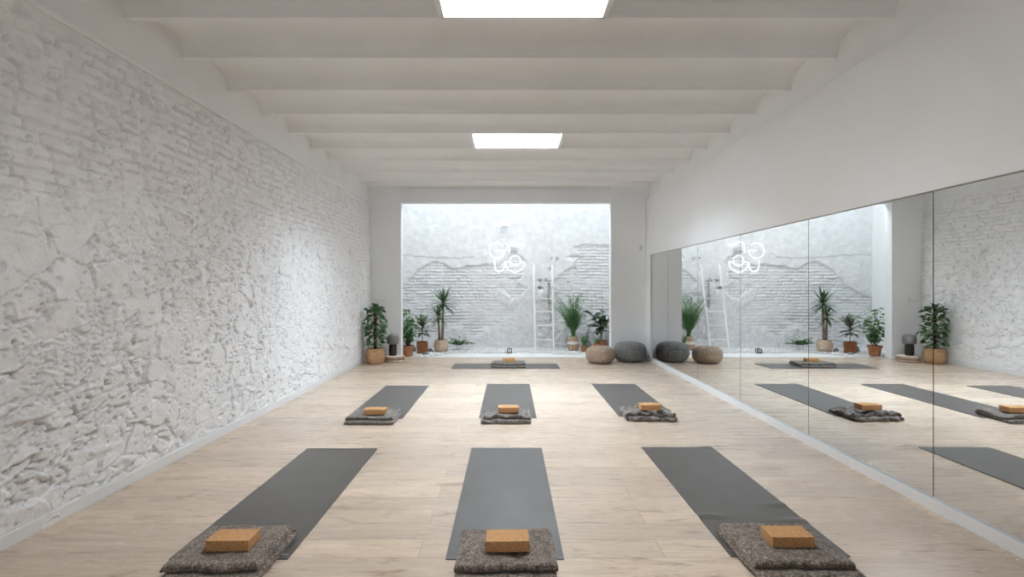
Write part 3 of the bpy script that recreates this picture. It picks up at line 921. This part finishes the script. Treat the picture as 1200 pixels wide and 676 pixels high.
# --- rubber plant in a square planter
rt = empty('rubber_plant', (-1.83, 11.02, 0), 'broad-leaved plant in a square rust-brown planter between shrub and sword-leaved plant', 'potted plant', rotz=.35)
bm = bmesh.new()
r_ = bmesh.ops.create_cube(bm, size=1)
for v in r_['verts']:
    s = .094 if v.co.z < 0 else .104
    v.co = Vector((s*(1 if v.co.x > 0 else -1), s*(1 if v.co.y > 0 else -1), 0 if v.co.z < 0 else .25))
top = max(bm.faces, key=lambda f: f.calc_center_median().z)
r2_ = bmesh.ops.inset_individual(bm, faces=[top], thickness=.012)
bmesh.ops.translate(bm, verts=list(top.verts), vec=(0, 0, -.022))
bmesh.ops.bevel(bm, geom=[e for e in bm.edges], offset=.003, segments=1, affect='EDGES')
from_bm('pot', bm, M['rust'], rt)
bm = bmesh.new(); bx(bm, -.088, .088, -.088, .088, .222, .236, .003); from_bm('soil', bm, M['soil'], rt)
bm = bmesh.new(); bs = bmesh.new(); rn = random.Random(31)
tube(bs, [(0, 0, .22), (.005, 0, .45), (-.01, 0, .62)], [.009, .007, .005], 6)
for k in range(20):
    z = .40 + .25*k/20; a = k*2.4
    leaf(bm, (0, 0, z), sph(a, .15 + .9*(k/20)), rn.uniform(.21, .30), rn.uniform(.075, .105), .8 if k < 12 else .2, 'oval', .3, 6, rn.uniform(-.3, .3))
for a in (-.9, -2.2, .3):
    leaf(bm, (0, 0, .42), sph(a, .1), .22, .085, .9, 'oval', .2, 6)
finish_leaves('foliage', bm, 'leaf_grey', rt); from_bm('stem', bs, M['stem'], rt, True)

# --- yucca in pale basket
rt = empty('yucca', (-1.475, 11.32, 0), 'tall sword-leaved plant with two bare trunks in a pale round basket', 'potted plant')
pot('basket', rt, [(.105, 0), (.135, .02), (.155, .08), (.158, .14), (.150, .20), (.135, .248), (.133, .262)], 'pale_rattan')
soil(rt, .12, .235)
def ring_wob(a, z): return 1+.05*math.sin(z*120)
def trunk(x, y, zt, lean, r):
    bm = bmesh.new(); pts = []; rad = []
    for i in range(30):
        t = i/29; pts.append((x+lean*t, y, .23+(zt-.23)*t)); rad.append(r*(1.1-.3*t)*(1+.07*math.sin(i*2.2)))
    tube(bm, pts, rad, 12); from_bm('trunk', bm, M['bark'], rt, True)
trunk(.03, -.02, 1.03, .02, .028); trunk(-.035, .01, .74, -.02, .024)
def rosette(c, n, L, seed, emin=-.5):
    bm = bmesh.new(); rn = random.Random(seed)
    for k in range(n):
        t = k/n; a = k*2.4; e = emin + (1.45-emin)*t
        leaf(bm, Vector(c)+sph(a, 0)*.012+Vector((0, 0, -.05+.1*t)), sph(a, e), L*rn.uniform(.8, 1.2), .050, .25+.5*(1-t), 'sword', .3, 6)
    finish_leaves('leaf_rosette', bm, 'leaf_yucca', rt)
rosette((.05, -.02, 1.04), 46, .34, 5, -.45); rosette((-.055, .01, .76), 30, .26, 6, -.6)
for args in (((.055, -.03, .55), sph(.2, .75), .22, .03, .1), ((-.05, -.03, .5), sph(3.4, .6), .20, .03, .4), ((-.05, -.03, .45), sph(2.8, .3), .16, .03, .4)):
    bm = bmesh.new(); leaf(bm, *args, 'sword'); finish_leaves('side_shoot', bm, 'leaf_yucca', rt)

# --- low trailing plant
rt = empty('trailing_ground_plant', (-1.10, 11.60, 0), 'low bushy trailing plant in a white bowl at the foot of the courtyard wall', 'potted plant')
pot('pot', rt, [(.05, 0), (.065, .02), (.075, .10), (.075, .12)], 'white_pot', .008); soil(rt, .064, .105)
bm = bmesh.new(); bs = bmesh.new(); rn = random.Random(41)
for k in range(46):
    a = rn.uniform(0, 2*PI); L = rn.uniform(.08, .27); p0 = Vector((0, 0, .10))
    f_ = Vector((1.6, .55, 1.25)); d = sph(a, rn.uniform(.15, 1.2)); q = p0 + Vector((d.x*f_.x*L, d.y*f_.y*L, max(-.04, d.z*L*.75)))
    tube(bs, [p0, (p0+q)/2+Vector((0, 0, .03)), q], .002, 4)
    for j in range(7):
        t = rn.uniform(.35, 1.05); qq = p0.lerp(q, t)+Vector((0, 0, .02)); aa = rn.uniform(0, 2*PI)
        leaf(bm, qq, sph(aa, rn.uniform(-.2, .6)), rn.uniform(.035, .075), rn.uniform(.025, .042), .6, 'oval', .2, 3, rn.uniform(-.6, .6))
finish_leaves('foliage', bm, 'leaf_mid', rt); from_bm('stems', bs, M['stem'], rt, True)

# --- palm in clay vase
rt = empty('potted_palm', (1.40, 11.50, 0), 'tall green palm in a pale clay vase with a white band', 'potted plant')
pot('vase', rt, [(.080, 0), (.105, .02), (.125, .08), (.129, .16), (.124, .24), (.104, .29), (.088, .305), (.090, .32)], 'vase'); soil(rt, .075, .295)
bm = bmesh.new(); lathe(bm, [(.1300, .150), (.1312, .155), (.1310, .190), (.1285, .206), (.1270, .206), (.127, .150)], 40); from_bm('painted_band', bm, M['white_band'], rt, True)
bm = bmesh.new(); bs = bmesh.new(); rn = random.Random(51)
for k in range(40):
    a = rn.uniform(0, 2*PI); e = rn.uniform(1.22, 1.56); L = rn.uniform(.50, .98)
    p = Vector((rn.uniform(-.03, .03), rn.uniform(-.03, .03), .29)); cur = sph(a, e); pts = [p.copy()]
    n = 12
    bend = rn.uniform(.08, .5)
    for i in range(n):
        cur = (cur + (sph(a, 0)*.35*bend + Vector((0, 0, -1))*bend*.55*(i/n))*.25).normalized(); p = p + cur*L/n; pts.append(p.copy())
        if p.y > .38: p.y = .38
    tube(bs, pts, [.004]*6+[.003]*(len(pts)-6), 4)
    side = cur.cross(Vector((0, 0, 1))).normalized()
    for i in range(3, n+1):
        q = pts[i]; t = i/n; dirv = (pts[i]-pts[i-1]).normalized(); lf = .17*math.sin(PI*min(1, .15+t*.8))+.03
        for sgn in (-1, 1):
            leaf(bm, q, dirv*.9 + side*sgn*.75 + Vector((0, 0, .1)), lf*rn.uniform(.8, 1.1), .016, .5, 'sword', .2, 4)
    leaf(bm, pts[-1], pts[-1]-pts[-2], .12, .016, .4, 'sword')
for v in bm.verts: v.co.y = min(v.co.y, .42)
for v in bs.verts: v.co.y = min(v.co.y, .42)
finish_leaves('fronds', bm, 'leaf_mid', rt); from_bm('stalks', bs, M['leaf_mid'], rt, True)

# --- small upright succulent in terracotta
rt = empty('snake_plant', (1.60, 11.28, 0), 'small upright green plant in a little terracotta pot beside the clay vase', 'potted plant')
pot('pot', rt, tc_prof(.070, .135), 'terracotta', .008, 28); soil(rt, .058, .122)
bm = bmesh.new(); rn = random.Random(61)
for k in range(26):
    a = rn.uniform(0, 2*PI); r0 = rn.uniform(0, .04)
    b0 = Vector((math.cos(a)*r0, math.sin(a)*r0, .12)); e = rn.uniform(1.05, 1.5); L = rn.uniform(.18, .34)
    leaf(bm, b0, sph(a, e), L, .022, .12, 'sword', .4, 5)
    for j in range(5):
        t = rn.uniform(.3, .9); aa = rn.uniform(0, 2*PI); leaf(bm, b0+sph(a, e)*L*t, sph(aa, .7), .05, .014, .2, 'sword', .3, 3)
finish_leaves('foliage', bm, 'leaf_mid', rt)

# --- pale small plant
rt = empty('small_pale_plant', (1.87, 11.26, 0), 'small pale green plant in a terracotta pot peeping over the brown pouf', 'potted plant')
pot('pot', rt, tc_prof(.082, .185), 'terracotta', .008, 28); soil(rt, .068, .17)
bm = bmesh.new(); bs = bmesh.new(); rn = random.Random(71)
for k in range(14):
    a = rn.uniform(0, 2*PI); e = rn.uniform(.5, 1.4); L = rn.uniform(.12, .27); p0 = Vector((0, 0, .17)); q = p0+sph(a, e)*L
    tube(bs, [p0, q], .002, 4)
    for j in range(6):
        aa = rn.uniform(0, 2*PI); leaf(bm, p0.lerp(q, rn.uniform(.3, 1)), sph(aa, rn.uniform(-.2, .6)), rn.uniform(.04, .07), .026, .6, 'oval', .2, 4)
finish_leaves('foliage', bm, 'leaf_light', rt); from_bm('stems', bs, M['stem'], rt, True)

# --- fiddle leaf plant
rt = empty('broad_leaf_plant', (2.04, 11.66, 0), 'broad dark-leaved plant with bare stems behind the poufs', 'potted plant')
pot('pot', rt, tc_prof(.115, .22), 'terracotta', .01, 32); soil(rt, .098, .2)
bm = bmesh.new(); bs = bmesh.new(); rn = random.Random(81)
for (dx, dy, h_) in ((-.20, -.05, .78), (.03, 0, .90), (.16, -.10, .74), (-.06, -.1, .62)):
    pts = [Vector((dx*t*t, dy*t, .2+(h_-.2)*t)) for t in [0, .25, .5, .75, 1]]
    tube(bs, pts, [.009, .008, .007, .006, .005], 6)
    for k in range(8):
        t = .45 + .55*k/8; q = Vector((dx*t*t, dy*t, .2+(h_-.2)*t)); a = k*2.4+dx*9
        dd = sph(a, rn.uniform(-.2, .7)+.4*(t > .9)); 
        if dd.y > .4: dd.y *= .3
        leaf(bm, q, dd, rn.uniform(.20, .29), rn.uniform(.13, .18), .8, 'fiddle', .15, 6, rn.uniform(-.6, .6))
tube(bs, [(.02, 0, .85), (.03, .02, 1.32)], .0025, 4); tube(bs, [(-.2, 0, .7), (-.21, .02, 1.15)], .0022, 4)
finish_leaves('foliage', bm, 'leaf_fiddle', rt); from_bm('stems', bs, M['stem'], rt, True)

# ------------------------------------------------------------------ ladder with pots
rt = empty('leaning_ladder', (.765, 11.36, 0), 'white wooden ladder leaning on the courtyard wall, hung with small pots', 'ladder')
def lad(z):  # y offset along the lean
    return .57*z/1.9
for sx, tx in ((-.205, -.215), (.20, .205)):
    bm = bmesh.new()
    tube(bm, [(sx, 0, .0), (tx, lad(1.9), 1.9)], .023, 4)
    from_bm('rail', bm, M['metal_white'], rt)
for z in (.25, .55, .85, 1.14):
    bm = bmesh.new(); bx(bm, -.195, .195, lad(z)-.012, lad(z)+.012, z-.014, z+.014, .003); from_bm('rung', bm, M['metal_white'], rt)
bm = bmesh.new(); bx(bm, -.195, .195, lad(1.43)-.075, lad(1.43)+.03, 1.418, 1.436, .003); from_bm('shelf_step', bm, M['metal_white'], rt)
def mini_pot(name, x, y, z, r, h, label, seed, vine=0, mat='leaf_dark', n=26, sz=.045):
    rt = empty(name, (x, y, z), label, 'potted plant', 'small white pots on the ladder')
    pot('pot', rt, [(r*.75, 0), (r*.82, .005), (r, h)], 'white_pot', .006, 28)
    if True: soil(rt, r*.84, h-.01)
    bm = bmesh.new(); rn = random.Random(seed); bs = bmesh.new()
    for k in range(n):
        a = rn.uniform(0, 2*PI); e = rn.uniform(.1, 1.3); q = Vector((0, 0, h-.005)) + sph(a, e)*rn.uniform(.03, .085)
        if q.y > .06: q.y = .06
        tube(bs, [(0, 0, h-.01), q], .0012, 4)
        leaf(bm, q, sph(a, rn.uniform(-.3, .5)), rn.uniform(.5, 1)*sz, rn.uniform(.4, .7)*sz, .8, 'oval', .2, 3)
    for k in range(vine):
        a = rn.uniform(-1.2, .9); x_, y_ = math.cos(a)*r*1.1, -abs(math.sin(a))*r*1.0-.01; L = rn.uniform(.35, 1.05); pts = [Vector((0, 0, h)), Vector((x_, y_, h+.01))]
        zz = h
        while zz > h-L:
            zz -= .035; x_ += rn.uniform(-.009, .011); y_ += rn.uniform(-.006, .004); pts.append(Vector((x_, y_, zz)))
            for j in range(2): aa = rn.uniform(0, 2*PI); leaf(bm, pts[-1], sph(aa, -.1), rn.uniform(.025, .045), rn.uniform(.018, .03), .7, 'oval', .2, 3)
        tube(bs, pts, .0014, 4)
    finish_leaves('foliage', bm, mat, rt); from_bm('stems', bs, M['stem'], rt, True)
ly = 11.36
mini_pot('shelf_pot_plant', .765-.10, ly+lad(1.43)-.028, 1.437, .042, .085, 'small white pot with dark leaves standing left on the ladder shelf', 1)
mini_pot('vine_pot_plant', .765+.075, ly+lad(1.43)-.028, 1.437, .045, .085, 'small white pot on the ladder shelf with long vines trailing down the right rail', 2, vine=4, mat='leaf_grey')
mini_pot('hanging_pot_plant', .765-.075, ly+lad(1.2)-.115, 1.19, .065, .165, 'larger white pot with low dark leaves hanging under the ladder shelf', 3, n=40, mat='leaf_grey')
hp = [o for o in bpy.data.objects if o.name.startswith('hanging_pot_plant')][0]
for sg in (-1, 1):
    bm = bmesh.new(); z0_ = 1.43-1.19
    yy_ = -lad(1.2)+.115+lad(1.43)
    tube(bm, [(sg*.058, 0, .155), (sg*.04, yy_-.078, z0_+.012), (sg*.04, yy_-.05, z0_+.012)], .0018, 5)
    from_bm('hanging_wire', bm, M['cable'], hp)

# ------------------------------------------------------------------ neon sign
NY = 11.90; KN = NY/F
def N(px, py): return Vector(((px-CX)*KN, NY, CH+(CY-py)*KN))
def S(a, b_): return N(570 + a/13.53, 275 + b_/13.53)
def arc(cx, cy, r, a0, a1, n=26): return [S(cx+r*math.cos(math.radians(a0+(a1-a0)*i/n)), cy+r*math.sin(math.radians(a0+(a1-a0)*i/n))) for i in range(n+1)]
def smooth_pts(ps, n=6):
    out = []
    for i in range(len(ps)-1):
        p0 = ps[max(i-1, 0)]; p1 = ps[i]; p2 = ps[i+1]; p3 = ps[min(i+2, len(ps)-1)]
        for k in range(n):
            t = k/n
            out.append(.5*((2*p1) + (p2-p0)*t + (2*p0-5*p1+4*p2-p3)*t*t + (3*p1-p0-3*p2+p3)*t**3))
    out.append(ps[-1]); return out
rt = empty('neon_sign', S(330, 350), 'white neon sign of looped letters G, r, U and O on the courtyard wall', 'sign')
off = -rt.location
def neon(pts, closed=False):
    bm = bmesh.new(); tube(bm, [p+off for p in pts], .0085, 8, closed)
    return from_bm('neon_letter', bm, M['neon'], rt, True)
neon(arc(172, 252, 122, -40, -360) [0:1] + arc(172, 252, 122, -45, -345)[1:] + [S(296, 255), S(285, 250), S(172, 252)])
neon(smooth_pts([S(360, 292), S(360, 240), S(360, 190), S(385, 135), S(440, 115), S(490, 135), S(530, 165), S(612, 165)]))
neon(smooth_pts([S(130, 405), S(130, 480), S(152, 560), S(205, 588), S(262, 560), S(285, 500), S(285, 440)]))
neon(arc(455, 412, 82, 0, 360, 32)[:-1], True)
neon([S(372, 438), S(300, 438)] + arc(452, 438, 155, 178, 2, 30) + [S(607, 438), S(540, 438)])
for (a, b_) in ((172, 130), (172, 374), (360, 250), (440, 115), (205, 588), (455, 330), (452, 593), (50, 252)):
    bm = bmesh.new(); p = S(a, b_)+off; tube(bm, [p, p+Vector((0, .10, 0))], .006, 6)
    from_bm('wall_bracket', bm, M['metal_white'], rt)
rt = empty('wall_spotlight', N(591.5, 264.5), 'small grey box light fixed on the courtyard wall above the neon sign', 'light fixture')
bm = bmesh.new(); bx(bm, -.07, .07, -.05, .11, -.018, .022, .005); from_bm('housing', bm, M['metal_white'], rt)
bm = bmesh.new(); bx(bm, -.055, .055, -.04, .04, -.022, -.0175, .001); from_bm('lens', bm, M['grey_box'], rt)
bm = bmesh.new(); tube(bm, smooth_pts([N(588, 266)+Vector((0, .03, 0)), N(587, 276)+Vector((0, .03, 0)), N(588, 284)+Vector((0, .03, 0)), N(592, 288)+Vector((0, .03, 0)), N(596, 288)+Vector((0, .03, 0))]), .005, 6)
tag(from_bm('sign_cable', bm, M['cable']), 'thin pale cable running from the box light down to the neon sign', 'cable')
bm = bmesh.new(); a = N(602, 294.5); bx(bm, a.x-.075, a.x+.075, 11.945, 12.04, a.z-.028, a.z+.028, .005)
tag(from_bm('sign_transformer', bm, M['grey_box']), 'small dark grey box behind the neon letter r', 'power box')

# ------------------------------------------------------------------ pebbles and stones
rn = random.Random(99)
def pebble_verts(r, sd, flat=.6):
    bm = bmesh.new(); bmesh.ops.create_icosphere(bm, subdivisions=1, radius=1)
    q = random.Random(sd)
    for v in bm.verts: v.co *= 1+q.uniform(-.12, .12); v.co.z *= flat
    vs = [v.co.copy() for v in bm.verts]; fs = [[v.index for v in f.verts] for f in bm.faces]; bm.free(); return np.array(vs), fs
prot = [pebble_verts(1, i) for i in range(5)]
VV = []; FF = []; base = 0
keep = [(-2.055, 10.60, .14), (-1.83, 11.02, .13), (-1.475, 11.32, .15), (1.40, 11.50, .12), (1.6, 11.28, .07), (1.87, 11.26, .085), (2.04, 11.66, .10), (-1.10, 11.60, .075)]
cnt = 0
for _ in range(11000):
    x = rn.uniform(-2.85, 2.85); y = rn.uniform(10.47, 11.97)
    lim = 11.22 + .05*math.sin(x*5)
    if x < -1.2: lim = 10.52 + max(0, (x+1.7))*1.4
    if x > .9: lim = 11.05
    if y < lim: continue
    if any((x-a)**2+(y-b_)**2 < (r+.012)**2 for a, b_, r in keep): continue
    s = rn.uniform(.012, .026); pv, fs = prot[rn.randrange(5)]
    a = rn.uniform(0, 2*PI); c, sn = math.cos(a), math.sin(a)
    q = pv*s*np.array([rn.uniform(.8, 1.3), 1, 1]); q = np.stack([q[:, 0]*c-q[:, 1]*sn + x, q[:, 0]*sn+q[:, 1]*c + y, q[:, 2] - .012 + rn.uniform(0, .022)], 1)
    VV.append(q); FF += [[i+base for i in f] for f in fs]; base += len(q)
me = bpy.data.meshes.new('pebbles'); me.from_pydata(np.concatenate(VV).tolist(), [], FF)
for p in me.polygons: p.use_smooth = True
tag(link('white_pebbles', me, M['pebble']), 'bed of small white pebbles along the foot of the courtyard wall', 'pebbles', kind='stuff')
slabels = ['flat grey stone on the pebbles in front of the square planter', 'grey stone between the square planter and the pale basket', 'grey stone between shrub pot and square planter',
           'rough grey rock beside the clay vase', 'rough grey rock at the wall behind the poufs', 'large pale grey rock by the right end of the courtyard wall']
for i, (x, y, sx, sy, sz) in enumerate([(-1.70, 10.82, .085, .05, .03), (-1.705, 11.30, .05, .05, .045), (-2.08, 11.25, .09, .08, .07), (1.72, 11.66, .10, .08, .10), (2.30, 11.60, .09, .09, .16), (2.28, 11.88, .13, .10, .26)]):
    bm = bmesh.new(); bmesh.ops.create_icosphere(bm, subdivisions=4, radius=1)
    for v in bm.verts:
        n_ = 1 + .28*mnoise.noise(v.co*1.6+Vector((i*7, 0, 0))) + .10*mnoise.noise(v.co*5+Vector((i*3, 1, 0)))
        v.co = Vector((v.co.x*sx*n_, v.co.y*sy*n_, v.co.z*sz*n_))
    zmin = min(v.co.z for v in bm.verts)
    o = from_bm('stone', bm, M['greystone'] if i < 5 else M['patio_rough'], None, True, (x, y, -zmin-.012))
    tag(o, slabels[i], 'stone', 'loose stones in the courtyard')

# small lantern on the courtyard floor
rt = empty('candle_lantern', (0.0, 11.22, -.02), 'tiny dark lantern with a white candle on the courtyard floor behind the crosswise mat', 'lantern')
bm = bmesh.new()
bx(bm, -.05, .05, -.05, .05, 0, .012, .002); bx(bm, -.05, .05, -.05, .05, .088, .098, .002)
for a in (-1, 1):
    for b_ in (-1, 1): bx(bm, a*.043-.007, a*.043+.007, b_*.043-.007, b_*.043+.007, .01, .09)
from_bm('frame', bm, M['black_metal'], rt)
bm = bmesh.new(); tube(bm, [(-.018, 0, .097), (-.014, 0, .122), (0, 0, .132), (.014, 0, .122), (.018, 0, .097)], .003, 6); from_bm('handle', bm, M['black_metal'], rt)
bm = bmesh.new(); lathe(bm, [(.019, .012), (.019, .07), (.002, .072)], 16); from_bm('candle', bm, M['candle_wax'], rt, True)

# white floor bollard behind the grey pouf, sensor, switch plate
bm = bmesh.new(); lathe(bm, [(.038, 0), (.042, .006), (.042, .205), (.034, .22), (.002, .222)], 28, 0, 0)
tag(from_bm('white_canister', bm, M['white_pot'], None, True, (2.575, 10.135, 0)), 'white upright canister on the floor between grey pouf and mirror corner', 'canister')
rt = empty('wall_sensor', (2.56, YB, 2.145), 'small white wall control with two dark buttons on the right pillar', 'wall control')
bm = bmesh.new(); bx(bm, -.034, .034, -.022, 0, -.065, .065, .006); from_bm('housing', bm, M['switch'], rt)
for z in (.025, -.012):
    bm = bmesh.new(); bx(bm, -.012, .012, -.025, -.0215, z-.007, z+.007, .001); from_bm('button', bm, M['black_metal'], rt)
rt = empty('light_switch', (-2.50, YB, 1.13), 'flat white light switch plate on the left pillar above the climbing plant', 'light switch')
bm = bmesh.new(); bx(bm, -.11, .11, -.010, 0, -.042, .042, .003); from_bm('plate', bm, M['grey_plaster'], rt)
for x in (-.07, 0, .07):
    bm = bmesh.new(); bx(bm, x-.03, x+.03, -.014, -.0095, -.032, .032, .002); from_bm('rocker', bm, M['switch'], rt)

# ------------------------------------------------------------------ light
w = bpy.data.worlds.new('overcast'); scene.world = w; w.use_nodes = True
bg = w.node_tree.nodes['Background']
bg.inputs['Color'].default_value = (.86, .94, 1.0, 1); bg.inputs['Strength'].default_value = 1.55
def area(name, loc, rot, sx, sy, energy=None, color=(1, 1, 1), portal=False):
    l = bpy.data.lights.new(name, 'AREA'); l.shape = 'RECTANGLE'; l.size = sx; l.size_y = sy
    l.color = color
    if portal: l.cycles.is_portal = True
    else: l.energy = energy
    o = bpy.data.objects.new(name, l); COL.objects.link(o); o.location = loc; o.rotation_euler = rot
    return o
area('courtyard_daylight_portal', (0, (YB+.2+YC)/2, CF-.02), (0, 0, 0), 5.9, YC-YB-.25, portal=True)
# added rail and lamp, hidden behind the lintel, to even out the courtyard wall
bm = bmesh.new(); bx(bm, OX0+.1, OX1-.1, YB+.2, YB+.26, OZ+.06, OZ+.10, .004)
struct(from_bm('trim_40', bm, M['metal_white']), 'added, unseen light rail on the courtyard side of the lintel')
area('lintel_wall_washer', ((OX0+OX1)/2, YB+.235, OZ+.05), (math.radians(14), 0, 0), OX1-OX0-.3, .05, 12, (.93, .97, 1))
for (ya, yb) in ys:
    area('skylight_portal', ((SKX[0]+SKX[1])/2, (ya+yb)/2, SH-.005), (0, 0, 0), SKX[1]-SKX[0], yb-ya, portal=True)
area('street_window_portal', (0, YR-.06, (RW[2]+RW[3])/2), (PI/2, 0, 0), RW[1]-RW[0], RW[3]-RW[2], portal=True)

for k, (ya, yb) in enumerate(ys):
    area('skylight_daylight', ((SKX[0]+SKX[1])/2, (ya+yb)/2, SH-.03), (0, 0, 0), SKX[1]-SKX[0]-.02, yb-ya-.02, (2, 42, 152)[k], ((1, .97, .93), (.93, .965, 1), (.78, .89, 1))[k])
area('street_window_daylight', (0, YR+.02, (RW[2]+RW[3])/2), (PI/2, 0, 0), RW[1]-RW[0], RW[3]-RW[2], 6, (1, .97, .93))  # added fill lamp at the unseen rear opening, lifts the foreground

# ------------------------------------------------------------------ camera
cam = bpy.data.cameras.new('camera'); co = bpy.data.objects.new('camera', cam); COL.objects.link(co)
cam.sensor_width = 36; cam.lens = 36*F/1200
cam.shift_x = (600-CX)/1200; cam.shift_y = -(338-CY)/1200
co.location = (0, 0, CH); co.rotation_euler = (PI/2, 0, 0); cam.clip_start = .05
scene.camera = co
vs = scene.view_settings
vs.view_transform = 'Standard'; vs.look = 'None'; vs.gamma = 1; vs.use_curve_mapping = False; vs.exposure = 0.9
cy = scene.cycles
cy.max_bounces = 12; cy.diffuse_bounces = 8; cy.glossy_bounces = 6; cy.transparent_max_bounces = 12; cy.sample_clamp_indirect = 8
cy.use_denoising = True; cy.caustics_reflective = False; cy.caustics_refractive = False
